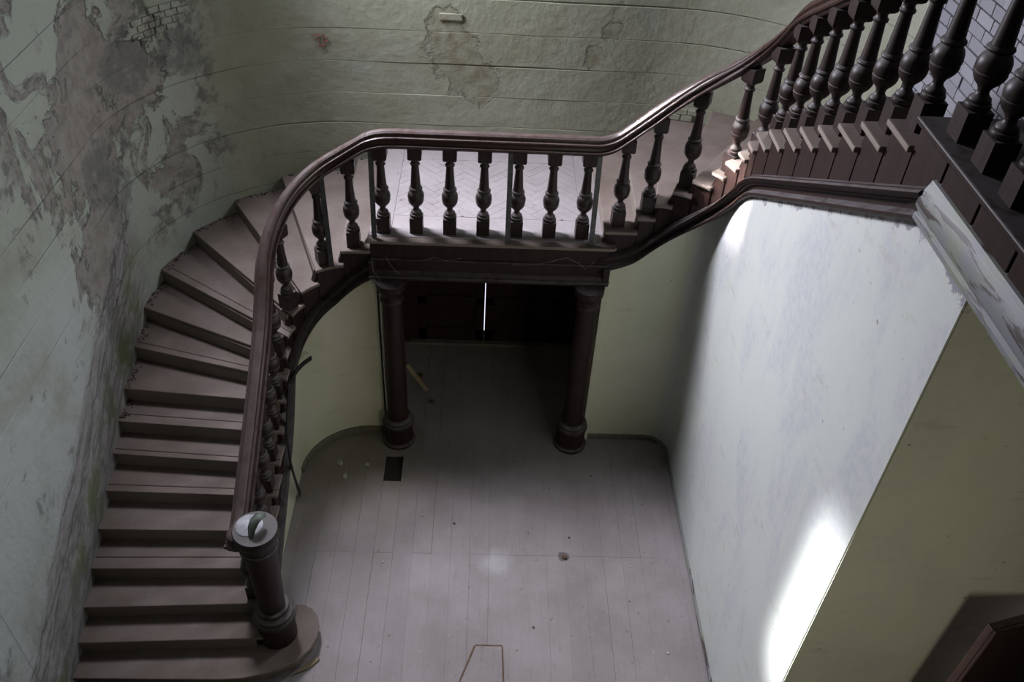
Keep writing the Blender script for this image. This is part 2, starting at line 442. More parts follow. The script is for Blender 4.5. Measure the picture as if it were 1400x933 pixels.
# outer wall of the stairwell: left wall, curve, back wall, curve, right wall
XL, XR, YB, YC = -3.44, 3.70, 8.87, 7.02
W = Path([(XL, -1.0)]+arc(-1.40, YC, 2.04, 1.85, 180, 90, 30)+arc(1.66, YC, 2.04, 1.85, 90, 0, 30)+[(XR, -1.0)])
NOSE_LEFT = {1: ((XL, 3.93), (-1.84, 3.98)), 2: ((XL, 4.17), (-1.84, 4.25)), 3: ((XL, 4.42), (-1.84, 4.50)), 4: ((XL, 4.72), (-1.84, 4.76)),
    5: ((XL, 5.03), (-1.84, 5.05)), 6: ((XL, 5.35), (-1.84, 5.33)), 7: ((XL, 5.67), (-1.84, 5.58)), 8: ((XL, 5.94), (-1.84, 5.84)),
    9: ((XL, 6.22), (-1.84, 6.09)), 10: ((XL, 6.66), (-1.84, 6.24)), 11: ((XL, 7.09), (-1.84, 6.37)), 12: ((-3.32, 7.52), (-1.84, 6.50)),
    13: ((-3.07, 7.98), (-1.80, 6.64)), 14: ((-2.70, 8.36), (-1.71, 6.78)), 15: ((-2.22, 8.62), (-1.59, 6.92)), 16: ((-1.42, 8.87), (-1.38, 7.09)),
    17: ((-1.08, 8.87), (-1.10, 7.09))}
NOSE_RIGHT = {18: ((1.17, 8.87), (1.17, 7.09)), 19: ((1.50, 8.87), (1.46, 7.09)), 20: ((1.93, 8.86), (1.61, 7.09)), 21: ((2.42, 8.74), (1.75, 7.07)),
    22: ((2.90, 8.48), (1.90, 7.00)), 23: ((3.28, 8.10), (2.03, 6.88)), 24: ((3.50, 7.72), (2.09, 6.77)), 25: ((3.64, 7.35), (2.14, 6.64)),
    26: ((XR, 6.95), (2.15, 6.52)), 27: ((XR, 6.55), (2.15, 6.38))}
for k in range(28, 36):
    y = 6.11-0.294*(k-28); NOSE_RIGHT[k] = ((XR, y), (2.15, y))
NU = {}; NS = {}
for k, (a, b) in {**NOSE_LEFT, **NOSE_RIGHT}.items():
    NU[k] = W.near(a); NS[k] = SP.near(b)
def interp(xs, ys, x):
    if x <= xs[0]: return ys[0]+(ys[1]-ys[0])/(xs[1]-xs[0])*(x-xs[0])
    for i in range(len(xs)-1):
        if x <= xs[i+1]: return ys[i]+(ys[i+1]-ys[i])*(x-xs[i])/(xs[i+1]-xs[i])
    return ys[-1]
kl = sorted(NS); PX = [NS[k] for k in kl]; PZ = [k*RISE for k in kl]
PX.insert(17, NS[18]-0.28); PZ.insert(17, 17*RISE)
PX.append(PX[-1]+6); PZ.append(PZ[-1])
def pitch(s, win=0.16):
    return sum(interp(PX, PZ, s+win*(i-4)/4) for i in range(9))/9
SL, SR = NS[17], NS[18]
def pitch_string(s):
    if s > NS[33]: return PZ[kl.index(33)+1]+(s-NS[33])*RISE/0.294
    return pitch(s)
def zlow(s):
    """lower edge of the string boards"""
    d = min(abs(s-SL), abs(s-SR)); k = max(0.0, 1-d/0.35)
    return max(0.0, pitch_string(s)-0.57+0.10*k)
def sweep(mb, prof, ss, zf, path=SP):
    rows = []
    for s in ss:
        z = zf(s); rows.append([(*path.off(s, d), z+h) for d, h in prof])
    return mb.strip(rows, closed=True)

# ------------------------------------------------------------------ floor
floor = struct(MB().box(-3.6, 6.0, -1.0, 9.6, -0.12, -0.045).build('floor', M_EARTH))
pw = 0.195
x = -1.98
rows = ((1.0, 5.42), (5.42, 9.3))
col = 0
while x < 2.3:
    for y0, y1 in rows:
        jy = 0.0
        spans = [(y0, y1)]
        if y0 > 5 and abs(x+pw/2+0.91) < pw/2: spans = [(y0, 6.36), (6.74, y1)]    # the missing length by the left column
        for a, b in spans:
            h = random.uniform(-0.0015, 0.0015); g = random.choice((0.0002, 0.0002, 0.0004, 0.0004, 0.0012))
            MB().box(x+g, x+pw-g, a+0.0007, b-0.0007, -0.030, h).build('floor_plank', M_FLOOR, floor, bevel=0.0007)
    x += pw; col += 1
# patched board near the foot of the frame
MB().prism([(-0.16, 3.80), (0.31, 3.80), (0.295, 4.39), (0.055, 4.39)], 0.001, 0.009).build('floor_patch', M_FLOOR, floor, bevel=0.002)
for a, b in (((-0.17, 3.8), (0.045, 4.395)), ((0.05, 4.40), (0.30, 4.40)), ((0.30, 4.395), (0.318, 3.8))):
    a = Vector(a); b = Vector(b); n = (b-a).normalized(); n = Vector((-n.y, n.x))*0.008
    MB().prism([a-n, b-n, b+n, a+n], -0.002, 0.006).build('patch_edge', M_RUST, floor)

# ------------------------------------------------------------------ outer walls
def wall_strip(mb, path, u0, u1, z0, z1, d0, d1, st=0.12):
    rows = []
    for u in frange(u0, u1, st):
        a, b = path.off(u, d0), path.off(u, d1)
        rows.append([(*a, z0), (*b, z0), (*b, z1), (*a, z1)])
    return mb.strip(rows, closed=True)
U_L, U_R = W.near((XL, YC)), W.near((XR, YC))
HW = 8.2
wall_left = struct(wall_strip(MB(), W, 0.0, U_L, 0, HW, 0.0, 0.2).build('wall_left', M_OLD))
wall_back = struct(wall_strip(MB(), W, U_L, U_R, 0, HW, 0.0, 0.2).build('wall_back', M_OLD, smooth=True))
wall_right = struct(wall_strip(MB(), W, U_R, W.L, 0, HW, 0.0, 0.2).build('wall_right', M_MORTAR))
def course(u0, u1, z0, z1, parent, seed):
    """one lift of plaster between two horizontal cracks"""
    rows = []; off = random.uniform(0.0, 0.003)
    for u in frange(u0, u1, 0.05):
        n0 = noise.noise((u*1.3, z0*5, 3.1)); n1 = noise.noise((u*1.3, z1*5, 3.1))
        f0 = noise.noise((u*0.55, z0*3, 9.7)); f1 = noise.noise((u*0.55, z1*3, 9.7))
        g0 = max(0.0, 0.0055*(0.1+2.2*f0)); g1 = max(0.0, 0.0055*(0.1+2.2*f1))
        za, zb = z0+0.008*n0+g0, z1+0.008*n1-g1
        d = -(0.012+off+0.004*noise.noise((u*0.8, seed*3.3, 1.0)))
        zm = (za+zb)/2
        p = lambda dd: W.off(u, dd)
        rows.append([(*p(0.01), za), (*p(d+0.004), za), (*p(d), za+0.005), (*p(d), zm), (*p(d), zb-0.005), (*p(d+0.004), zb), (*p(0.01), zb)])
    return MB().strip(rows, closed=True).build('plaster_course', M_OLD, parent)
ZC = [2.32+0.345*i for i in range(11)]
U7, U8 = U_L, W.near((3.68, 7.35))
for i in range(len(ZC)-1):
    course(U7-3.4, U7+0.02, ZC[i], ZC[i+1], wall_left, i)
    course(U7, U8, ZC[i], ZC[i+1], wall_back, i)
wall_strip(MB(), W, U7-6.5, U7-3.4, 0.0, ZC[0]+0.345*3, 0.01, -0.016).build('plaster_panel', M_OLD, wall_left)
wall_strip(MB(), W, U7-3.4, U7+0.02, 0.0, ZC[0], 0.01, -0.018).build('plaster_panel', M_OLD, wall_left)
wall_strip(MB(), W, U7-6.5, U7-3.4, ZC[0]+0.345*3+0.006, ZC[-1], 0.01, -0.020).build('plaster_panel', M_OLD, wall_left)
wall_strip(MB(), W, U7, U8, 0.0, ZC[0], 0.01, -0.015).build('plaster_panel', M_OLD, wall_back, smooth=True)
# painted-over bricks showing through on the left curve and the back wall
def brick_patch(u0, z0, layout, bl=0.125, bh=0.062, d=-0.030, mat=M_OLD, parent=wall_back):
    us = [u0+c*bl for r in layout for c in r]; 
    for r, row in enumerate(layout):
        for c in row:
            a = u0+c*bl; z = z0+r*bh
            jx, jz = random.uniform(0.003, 0.006), random.uniform(0.003, 0.006)
            wall_strip(MB(), W, a+jx, a+bl-jx, z+jz, z+bh-jz, 0.0, d+random.uniform(-0.004, 0.003), 0.2).build('brick', mat, parent, bevel=0.004)
ub = W.near((-3.24, 7.82))
brick_patch(ub, 4.16, [(0.9, 1.9), (0.3, 1.3, 2.3, 3.3), (0.9, 1.9, 2.9, 3.9), (0.4, 1.4, 2.4, 3.4, 4.4), (2.0, 3.0, 4.0)])
brick_patch(W.near((-0.50, YB)), 4.165, [(0,)], 0.24, 0.075, -0.028)
brick_patch(W.near((1.98, 8.84)), 3.20, [(0, 1), (0.5, 1.5)], 0.13, 0.07, -0.03)
# whitewashed brickwork of the right wall
for r in range(20):
    z = 4.30+r*0.098
    y = 7.34-0.13*(r % 2)-random.uniform(0, 0.02)
    while y > 3.4:
        zt = 5.6 if y < 4.05 else RISE*(28+(6.11-y)/0.294)
        l = random.uniform(0.19, 0.25)
        if z+0.098 > zt and z < zt+2.0 and z < 6.2:
            u = W.near((XR-0.01, y)) 
            wall_strip(MB(), W, u, u+l-0.010, z+0.005, z+0.093, 0.01, -0.022+random.uniform(-0.005, 0.006), 0.3).build('brick', M_BRICK, wall_right, bevel=0.004)
        y -= l
# window high in each curve of the wall
def window(n, u, z0, z1, wd):
    fr = MB(); a, b = u-wd/2, u+wd/2
    for p, q, zz0, zz1 in ((a-0.08, a, z0-0.06, z1+0.08), (b, b+0.08, z0-0.06, z1+0.08), (a-0.08, b+0.08, z1, z1+0.08)):
        wall_strip(fr, W, p, q, zz0, zz1, 0.02, -0.06)
    wall_strip(fr, W, (a+b)/2-0.025, (a+b)/2+0.025, z0, z1, 0.02, -0.05)
    o = struct(fr.build('window_%d' % n, M_DARK))
    wall_strip(MB(), W, a-0.12, b+0.12, z0-0.10, z0-0.02, 0.02, -0.12).build('window_sill', M_RUST, o)
    wall_strip(MB(), W, a, b, z0, z1, 0.0, -0.022).build('window_pane', M_DAY, o)
    return o
window(1, W.near((-2.72, 8.42)), 5.35, 7.3, 1.0)
window(2, W.near((3.12, 8.28)), 5.20, 7.3, 0.9)

# ------------------------------------------------------------------ painted walls under the stairs
def under_wall(name, path, mat, zf, st=0.1, th=0.12, z_at=None):
    rows = []
    for u in frange(0, path.L, st):
        a = path.at(u); b = path.off(u, th); z = zf(a)
        rows.append([(*a, 0.0), (*a, z), (*b, z), (*b, 0.0)])
    return struct(MB().strip(rows, closed=True).build(name, mat, smooth=True))
def z_under(p):
    return max(0.02, zlow(SP.near(p))+0.03)
PLX, PRX = -1.05, 1.27        # sides of the passage
left_in = Path([(-1.905, 4.55)]+arc(-1.21, 6.43, 0.695, 0.695, 180, 90, 16)+[(PLX, 7.125)])
wall_inner_left = under_wall('wall_inner_left', left_in, M_OIL, z_under)
right_in = Path([(PRX, 7.10)]+arc(1.97, 6.865, 0.235, 0.235, 90, 0, 12)+[(2.205, 3.145)])
wall_inner_right = under_wall('wall_inner_right', right_in, M_OIL, lambda p: min(5.40, z_under(p)))
struct(MB().box(2.215, 6.0, 3.14, 3.30, 0, 5.20).build('wall_under_gallery', M_OIL))
struct(MB().box(PLX-0.1, PLX, 7.135, 8.85, 0, 2.27).build('wall_passage_left', M_OIL))
struct(MB().box(PRX, PRX+0.1, 7.135, 8.85, 0, 2.27).build('wall_passage_right', M_OIL))
# end faces of the walls beside the columns
struct(MB().box(PRX-0.045, PRX+0.02, 7.05, 7.10, 0, 2.26).build('trim_1', M_OIL, bevel=0.006))
# low skirtings
def skirting(name, path, u0, u1, h, mat, t=0.018):
    rows = []
    for u in frange(u0, u1, 0.08):
        a, b = path.off(u, 0.01), path.off(u, -t); c = path.off(u, -t*0.6)
        rows.append([(*a, 0.0), (*b, 0.0), (*b, h*0.8), (*c, h), (*a, h)])
    return struct(MB().strip(rows, closed=True).build(name, mat))
M_SKIRT = wood('dusty_skirting', (0.12, 0.105, 0.08), (0.18, 0.16, 0.12), 0.7, dust_amt=0.4)
skirting('baseboard_left', left_in, 1.9, left_in.L, 0.07, M_SKIRT, 0.03)
skirting('baseboard_back', right_in, 0.03, 0.86, 0.06, M_SKIRT, 0.03)
skirting('baseboard_right', right_in, 0.88, right_in.L, 0.05, M_TRIM, 0.02)

# ------------------------------------------------------------------ passage door with a slit of daylight
door1 = struct(MB().box(-1.05, -0.78, 8.72, 8.84, 0, 2.27).box(1.0, 1.27, 8.72, 8.84, 0, 2.27).box(-1.05, 1.27, 8.72, 8.84, 2.15, 2.27).build('door_1', M_DOOR))
for x0, x1 in ((-0.78, 0.058), (0.067, 1.0)):
    lf = MB().box(x0, x1, 8.77, 8.81, 0.03, 2.15).build('door_leaf', M_DOOR, door1)
    fr = MB()
    for a, b, c, d in ((x0, x0+0.11, 0.03, 2.15), (x1-0.11, x1, 0.03, 2.15), (x0, x1, 0.03, 0.22), (x0, x1, 0.62, 0.74), (x0, x1, 2.0, 2.15)):
        fr.box(a, b, 8.735, 8.775, c, d)
    fr.build('door_frame_moulding', M_DOOR, lf, bevel=0.006)
MB().box(-0.9, 1.2, 8.66, 8.84, 0.0, 0.035).build('door_sill', M_SKIRT, door1, bevel=0.006)
MB().box(-0.1, 0.25, 8.845, 8.85, 0.12, 2.1).build('daylight_behind_gap', M_DAY, door1)
# grey jamb post behind the left column, a slipped lath
struct(MB().box(-1.0, -0.90, 7.45, 7.55, 0, 2.25).build('trim_2', M_POST, bevel=0.006))
struct(MB().box(-0.90, -0.82, 7.42, 7.58, 2.02, 2.25).build('trim_3', M_POST, bevel=0.006))
lath = MB().box(-0.025, 0.025, -0.008, 0.008, 0, 0.62).build('loose_lath', M_LATH, bevel=0.003)
lath.location = (-0.62, 7.80, 0.012); lath.rotation_euler = (0.15, -0.42, 0.3)
tag(lath, 'short yellow wooden lath leaning behind the left column', 'lath')

# ------------------------------------------------------------------ stairs
def line_pts(k, e):
    """plan points of nosing k moved e further up the flight: (wall end, string end)"""
    return W.at(NU[k]+e), SP.at(NS[k]+e)
def make_flight(name, label, ks, last):
    root = thing(name, label, 'staircase', (*SP.at(NS[ks[0]]), (ks[0]-1)*RISE))
    root.location = (0, 0, 0)
    for k in ks:
        z = k*RISE
        nx = k+1
        # tread
        if k == 1:
            pts = [(XL, 3.93), (-2.17, 3.94), (-1.98, 3.955), (-1.84, 3.99), (-1.68, 4.045), (-1.54, 4.125), (-1.44, 4.24), (-1.395, 4.36), (-1.39, 4.48),
                   (-1.42, 4.58), (-1.48, 4.66), (-1.57, 4.70), (-1.84, 4.70), (-1.84, 4.30), (XL, 4.21)]
            pts = [Vector(p) for p in pts]
        else:
            e = {6: 0.075, 7: 0.06, 8: 0.10, 10: 0.08, 4: 0.12, 12: 0.09}.get(k, 0.0)
            if e:                                   # front board split off along a crack
                fr = [W.at(NU[k])]+SP.sub(NS[k], NS[k]+e*(0.8 if k > 9 else 1))+[W.at(NU[k]+e)]
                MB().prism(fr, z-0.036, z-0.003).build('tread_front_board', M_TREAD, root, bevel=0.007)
                e += 0.003
            pts = [W.at(NU[k]+e)]+SP.sub(NS[k]+e*(0.8 if k > 9 else 1), NS[nx]+0.025)+list(reversed(W.sub(NU[k]+e, NU[nx]+0.025)))[0:-1]
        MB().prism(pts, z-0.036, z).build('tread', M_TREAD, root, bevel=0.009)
        # riser
        if k == 1:
            face = [(XL, 3.97), (-2.17, 3.98), (-1.84, 4.03), (-1.56, 4.16), (-1.44, 4.32), (-1.43, 4.48), (-1.47, 4.60), (-1.57, 4.66), (-1.84, 4.66)]
            inn = [(XL, 4.0), (-2.17, 4.01), (-1.86, 4.06), (-1.58, 4.19), (-1.47, 4.33), (-1.46, 4.47), (-1.49, 4.57), (-1.57, 4.63), (-1.84, 4.63)]
            rows = [[(*a, 0.0), (*a, z-0.036), (*b, z-0.036), (*b, 0.0)] for a, b in zip(face, inn)]
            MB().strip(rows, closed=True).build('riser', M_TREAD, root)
        else:
            a, b = W.at(NU[k]+0.03), SP.off(NS[k]+0.03, 0.07)
            n = (b-a).normalized(); n = Vector((n.y, -n.x))*-0.02
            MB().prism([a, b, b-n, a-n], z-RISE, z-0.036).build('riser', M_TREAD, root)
        # cut bracket at the open end of the step
        if k > 1:
            s0, s1 = NS[k]+0.030, NS[nx]+0.012
            rows = []
            for s in frange(s0, s1, 0.05):
                p, q = SP.off(s, 0.036), SP.off(s, 0.058)
                zb = max(0.002, zlow(s)+0.15)
                rows.append([(*p, zb), (*p, z-0.036), (*q, z-0.036), (*q, zb)])
            if z-0.05 > zlow(s0)+0.16 and rows[0][0][2] < z-0.04:
                MB().strip(rows, closed=True).build('step_bracket', M_DARK, root)
    # the string board behind the brackets
    s_a, s_b = NS[ks[0]]+(0.55 if ks[0] == 1 else -0.02), NS[last]+(0.0 if last == 17 else 0.33)
    rows = []
    for s in frange(s_a, s_b, 0.05):
        kk = max([k for k in NS if NS[k] <= s+1e-6] or [1])
        kk = min(kk, last-1) if last == 17 else min(kk, last)
        top = min(kk*RISE-0.04, pitch(s)-0.05)
        p, q = SP.off(s, 0.050), SP.off(s, 0.10); zb = zlow(s)
        top = max(top, zb+0.02)
        rows.append([(*p, zb), (*p, top), (*q, top), (*q, zb)])
    MB().strip(rows, closed=True).build('string_board', M_DARK, root)
    # mouldings along its foot
    ss = frange(s_a, s_b, 0.05)
    top = [(0.075, 0.0), (0.03, 0.0), (0.015, 0.008), (0.012, 0.02), (-0.004, 0.026), (-0.022, 0.040), (-0.030, 0.058), (-0.022, 0.070), (-0.010, 0.074), (-0.010, 0.082), (0.02, 0.092), (0.075, 0.092)]
    sweep(MB(), [(d, h+0.085) for d, h in top], ss, zlow).build('string_moulding', M_DARK, root, smooth=True)
    bead = [(0.075, -0.025), (0.030, -0.025), (0.012, -0.020), (0.0, -0.008), (0.0, 0.012), (0.012, 0.024), (0.030, 0.028), (0.045, 0.042), (0.075, 0.046)]
    sweep(MB(), bead, ss, zlow).build('string_bead', M_DARK, root, smooth=True)
    return root
lower = make_flight('staircase', 'lower wooden flight of dusty treads climbing along the left wall to the landing', list(range(1, 17)), 17)
upper = make_flight('staircase', 'upper wooden flight curving from the landing up the right side to the gallery', list(range(18, 35)), 35)
# underside boarding of the flights (closes them from below)
def soffit(root, k0, k1):
    rows = []
    for s, u in zip([NS[k0]+(NS[k1]-NS[k0])*i/60 for i in range(61)], range(61)):
        f = interp([NS[k] for k in range(k0, k1+1)], [NU[k] for k in range(k0, k1+1)], s)
        z = max(0.01, zlow(s)+0.06)
        a, b = SP.off(s, 0.07), W.off(f, -0.02)
        rows.append([(*a, z), (*a, z+0.02), (*b, z+0.02), (*b, z)])
    MB().strip(rows, closed=True).build('soffit', M_OIL, root)
soffit(lower, 5, 17); soffit(upper, 18, 35)

# ------------------------------------------------------------------ landing
ZL = 17*RISE
landing = thing('landing', 'timber landing with herringbone parquet on two columns at the back of the stairwell', 'landing')
lip = [(-1.12, 7.01), (1.28, 7.01), (1.30, 7.04), (1.30, 7.09), (1.21, 7.12), (1.21, 8.86), (-1.08, 8.86), (-1.10, 7.09)]
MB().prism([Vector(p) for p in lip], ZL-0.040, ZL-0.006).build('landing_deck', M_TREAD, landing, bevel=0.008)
MB().box(-1.08, 1.24, 7.06, 7.16, 2.28, ZL-0.040).build('fascia_beam', M_DARK, landing, bevel=0.004)
prof = [(0.0, 0.0), (-0.05, 0.0), (-0.065, 0.012), (-0.065, 0.03), (-0.05, 0.045), (-0.03, 0.05), (-0.02, 0.075), (0.0, 0.085)]
MB().strip([[(x, 7.06+d, 2.26+h) for d, h in prof] for x in (-1.10, 1.26)], closed=True).build('fascia_base_moulding', M_DARK, landing)
prof = [(0.0, 0.0), (-0.012, 0.0), (-0.02, 0.01), (-0.02, 0.018), (-0.012, 0.03), (0.0, 0.03)]
MB().strip([[(x, 7.06+d, 2.46+h) for d, h in prof] for x in (-1.08, 1.24)], closed=True).build('fascia_mid_bead', M_DARK, landing)
for xx in (-1.10, 1.20):
    MB().box(xx, xx+0.07, 7.02, 7.10, 2.262, 2.46).build('fascia_end_block', M_DARK, landing, bevel=0.008)
MB().box(PLX-0.05, PRX+0.05, 7.16, 8.86, 2.27, 2.30).build('passage_ceiling', M_DARK, landing)
# parquet: a border of boards and herringbone blocks inside
x0, x1, y0, y1 = -0.88, 0.98, 7.48, 8.62
bz = (ZL-0.006, ZL)
for a in ((-1.085, x0-0.003, 7.10, 8.85), (x1+0.003, 1.205, 7.10, 8.85), (x0, x1, 7.10, y0-0.003), (x0, x1, y1+0.003, 8.85)):
    MB().box(*a, bz[0], bz[1]+random.uniform(0, 0.001)).build('border_board', M_PARQ, landing, bevel=0.002)
def clip_poly(poly, x0, x1, y0, y1):
    for ax, lim, sg in ((0, x0, 1), (0, x1, -1), (1, y0, 1), (1, y1, -1)):
        out = []
        for i in range(len(poly)):
            a, b = poly[i-1], poly[i]
            da, db = (a[ax]-lim)*sg, (b[ax]-lim)*sg
            if (da >= 0) != (db >= 0):
                t = da/(da-db); out.append((a[0]+(b[0]-a[0])*t, a[1]+(b[1]-a[1])*t))
            if db >= 0: out.append(b)
        poly = out
        if len(poly) < 3: return []
    return poly
bw, bl = 0.088, 0.352
r2 = math.sqrt(0.5)
nblk = 0
for i in range(-30, 31):
    for j in range(-8, 9):
        # herringbone in its own axes, turned 45 degrees
        for kind in (0, 1):
            ox = i*bw+j*bl*1.0; oy = i*bw-j*bl*1.0
            if kind == 0: rect = [(ox, oy), (ox+bl, oy), (ox+bl, oy+bw), (ox, oy+bw)]
            else: rect = [(ox, oy+bw), (ox+bw, oy+bw), (ox+bw, oy+bw+bl), (ox, oy+bw+bl)]
            g = 0.0012
            cx = sum(p[0] for p in rect)/4; cy = sum(p[1] for p in rect)/4
            q = []
            for p in rect:
                px, py = p[0]+(g if p[0] < cx else -g), p[1]+(g if p[1] < cy else -g)
                q.append(((px-py)*r2+0.05, (px+py)*r2+8.0))
            q = clip_poly(q, x0, x1, y0, y1)
            if len(q) >= 3:
                ar = abs(sum(q[n-1][0]*q[n][1]-q[n][0]*q[n-1][1] for n in range(len(q))))/2
                if ar > 0.0006:
                    MB().prism([Vector(p) for p in q], bz[0], bz[1]+random.uniform(-0.001, 0.0008)).build('parquet_block', M_PARQ, landing); nblk += 1
# cobwebs on the beam
webs = MB()
for pts in ([(-1.06, 7.0, 2.50), (-1.05, 6.985, 2.38), (-0.98, 6.98, 2.27)], [(-0.93, 7.035, 2.52), (-0.88, 7.03, 2.42), (-0.80, 7.01, 2.33)],
            [(0.30, 7.035, 2.47), (0.50, 7.03, 2.485), (0.68, 7.03, 2.53), (0.82, 7.035, 2.58), (0.95, 7.035, 2.52), (1.02, 7.035, 2.45), (1.10, 7.035, 2.54)],
            [(-0.55, 7.035, 2.50), (-0.45, 7.035, 2.53), (-0.35, 7.035, 2.50), (-0.2, 7.035, 2.53)]):
    webs.tube(pts, 0.0025, 5)
webs.build('cobweb', M_WEB, landing)

# ------------------------------------------------------------------ columns under the landing
def column(x, y, label):
    r = thing('column', label, 'column', (x, y, 0), 'dark turned columns under the landing')
    MB().lathe([(0.185, 0), (0.185, 0.03), (0.165, 0.045), (0.160, 0.05), (0.160, 0.27)], 28).build('plinth', M_DARK, r, smooth=True)
    MB().lathe([(0.150, 0.27), (0.172, 0.275), (0.178, 0.295), (0.172, 0.315), (0.150, 0.322), (0.145, 0.335), (0.158, 0.345), (0.160, 0.36), (0.150, 0.375), (0.122, 0.385)], 28).build('base_moulding', M_BAL, r, smooth=True)
    MB().lathe([(0.118, 0.375), (0.114, 0.5), (0.114, 1.0), (0.110, 1.6), (0.104, 2.02)], 28).build('shaft', M_DARK, r, smooth=True)
    MB().lathe([(0.100, 2.02), (0.116, 2.025), (0.120, 2.04), (0.112, 2.055), (0.108, 2.08), (0.110, 2.12), (0.125, 2.15), (0.145, 2.175), (0.150, 2.20), (0.150, 2.262)], 28).build('capital', M_DARK, r, smooth=True)
    return r
column(-0.885, 7.00, 'dark wooden column under the left end of the landing, grey with scuffs')
column(1.085, 7.00, 'dark reddish wooden column under the right end of the landing')

# ------------------------------------------------------------------ gallery
gal = thing('gallery', 'dark timber gallery edge at the top right with flaking cream trim below it', 'gallery')
y_top = NOSE_RIGHT[35][1][1]
MB().box(2.15, 3.69, -0.6, y_top, 5.564, 5.60).build('gallery_deck', M_DARK, gal, bevel=0.009)
MB().box(2.185, 2.26, -0.6, y_top-0.03, 5.20, 5.564).build('edge_beam', M_DARK, gal)
for k in range(12):
    yy = y_top-0.05-0.36*k
    MB().box(2.168, 2.186, yy-0.34, yy, 5.44, 5.562).build('face_board', M_DARK, gal, bevel=0.003)
prof = [(0.0, 0.0), (-0.035, 0.0), (-0.05, 0.015), (-0.05, 0.04), (-0.035, 0.055), (-0.05, 0.075), (-0.062, 0.10), (-0.045, 0.17), (-0.03, 0.20), (-0.02, 0.225), (0.0, 0.23)]
MB().strip([[(2.186+d, y, 5.20+h) for d, h in prof] for y in (-0.6, 0.6, 1.8, 2.6, 3.3, 3.72)], closed=True).build('cream_trim', M_TRIM, gal, smooth=True)['label'] = 'cream trim with flaking paint'
MB().box(2.26, 3.69, -0.6, 3.30, 5.26, 5.29).build('gallery_ceiling', M_OIL, gal)

# ------------------------------------------------------------------ balustrade
bal = thing('balustrade', 'dark turned balustrade with moulded handrail sweeping up both flights and the landing', 'balustrade')
def inset(s):
    """how far the rail stands in from the tread ends"""
    f = lambda t: max(0.0, min(1.0, t))
    a, b = f((s-SL+0.2)/0.5), f((s-SR+0.2)/0.5)
    return 0.108+a*(0.155-0.108)+b*(0.145-0.155)
def zrail(s):
    tot = 0; n = 0
    for i in range(-6, 7):
        q = s+i*0.035
        v = ZL+1.06 if SL-0.02 < q < SR+0.06 else pitch(q, 0.10)+1.0
        if q < SL: v = min(v, ZL+1.06)
        if q > SR: v = max(v, ZL+1.06)
        wgt = 7-abs(i); tot += v*wgt; n += wgt
    return tot/n
S_NEWEL = SP.near((-1.84, 4.42))
def zrail2(s):
    z = zrail(s)
    e = S_NEWEL+0.35
    if s < e:                                        # eases level into the newel cap
        t = (e-s)/0.55; z = z+(1.68-z)*min(1, t)**1.5
    return z
RP = [(-.056, -.112), (-.070, -.114), (-.085, -.118), (-.088, -.128), (-.080, -.142), (-.058, -.150), (-.052, -.162), (-.042, -.170), (.042, -.170), (.052, -.162), (.058, -.150), (.080, -.142), (.088, -.128), (.085, -.118), (.070, -.114), (.056, -.112),
      (.050, -.096), (.050, -.082), (.060, -.074), (.066, -.062), (.062, -.050), (.049, -.045), (.045, -.040), (.046, -.030), (.040, -.012), (.024, .002), (0, .007), (-.024, .002), (-.040, -.012), (-.046, -.030), (-.045, -.040), (-.049, -.045), (-.062, -.050), (-.066, -.062), (-.060, -.074), (-.050, -.082), (-.050, -.096)]
def rail(s0, s1):
    rows = []
    for s in frange(s0, s1, 0.035):
        i = inset(s); z = zrail2(s)
        rows.append([(*SP.off(s, i+d), z+h) for d, h in RP])
    o = MB().strip(rows, closed=True).build('handrail', M_RAIL, bal, smooth=True); sharp_edges(o.data, 0.45)
    return o
S_J = NS[24]+0.02
rail(S_NEWEL-0.03, SL+0.03); rail(SL+0.034, S_J); rail(S_J+0.004, SP.L-0.3)

e = SP.off(S_NEWEL-0.10, inset(S_NEWEL-0.10))
scr = MB().lathe([(0.045, -0.165), (0.080, -0.150), (0.098, -0.130), (0.100, -0.115), (0.086, -0.100), (0.082, -0.070), (0.088, -0.050), (0.080, -0.015), (0.055, 0.0), (0.0, 0.002)], 24).build('rail_scroll', M_RAIL, bal, smooth=True)
scr.location = (-1.890, 4.375, 1.672)

# one baluster, 0.95 high, square blocks at foot and head, turned between
def baluster_mesh():
    mb = MB()
    h = 0.0625
    mb.box(-h, h, -h, h, 0, 0.165)
    mb.lathe([(0.052, 0.164), (0.060, 0.170), (0.063, 0.182), (0.059, 0.196), (0.050, 0.200), (0.053, 0.210), (0.050, 0.222), (0.038, 0.232), (0.029, 0.246), (0.028, 0.262), (0.036, 0.280), (0.055, 0.300), (0.068, 0.320),
              (0.075, 0.342), (0.0755, 0.352), (0.072, 0.356), (0.072, 0.362), (0.077, 0.366), (0.0785, 0.385), (0.076, 0.410), (0.067, 0.434), (0.055, 0.448), (0.051, 0.454), (0.060, 0.460),
              (0.065, 0.470), (0.061, 0.480), (0.050, 0.488), (0.046, 0.53), (0.041, 0.60), (0.036, 0.68), (0.034, 0.712), (0.044, 0.718), (0.046, 0.730), (0.038, 0.740), (0.033, 0.750), (0.034, 0.762), (0.044, 0.775), (0.050, 0.781)], 20)
    n = len(mb.v)
    # head block: square with a coved foot
    rows = []
    for z, q in ((0.774, 0.040), (0.780, 0.050), (0.790, 0.060), (0.806, 0.064), (0.905, 0.064)):
        rows.append([(-q, -q, z), (q, -q, z), (q, q, z), (-q, q, z)])
    mb.strip(rows, closed=True)
    o = mb.build('baluster', M_BAL, bal, smooth=True)
    return o
proto = baluster_mesh()
first = [True]
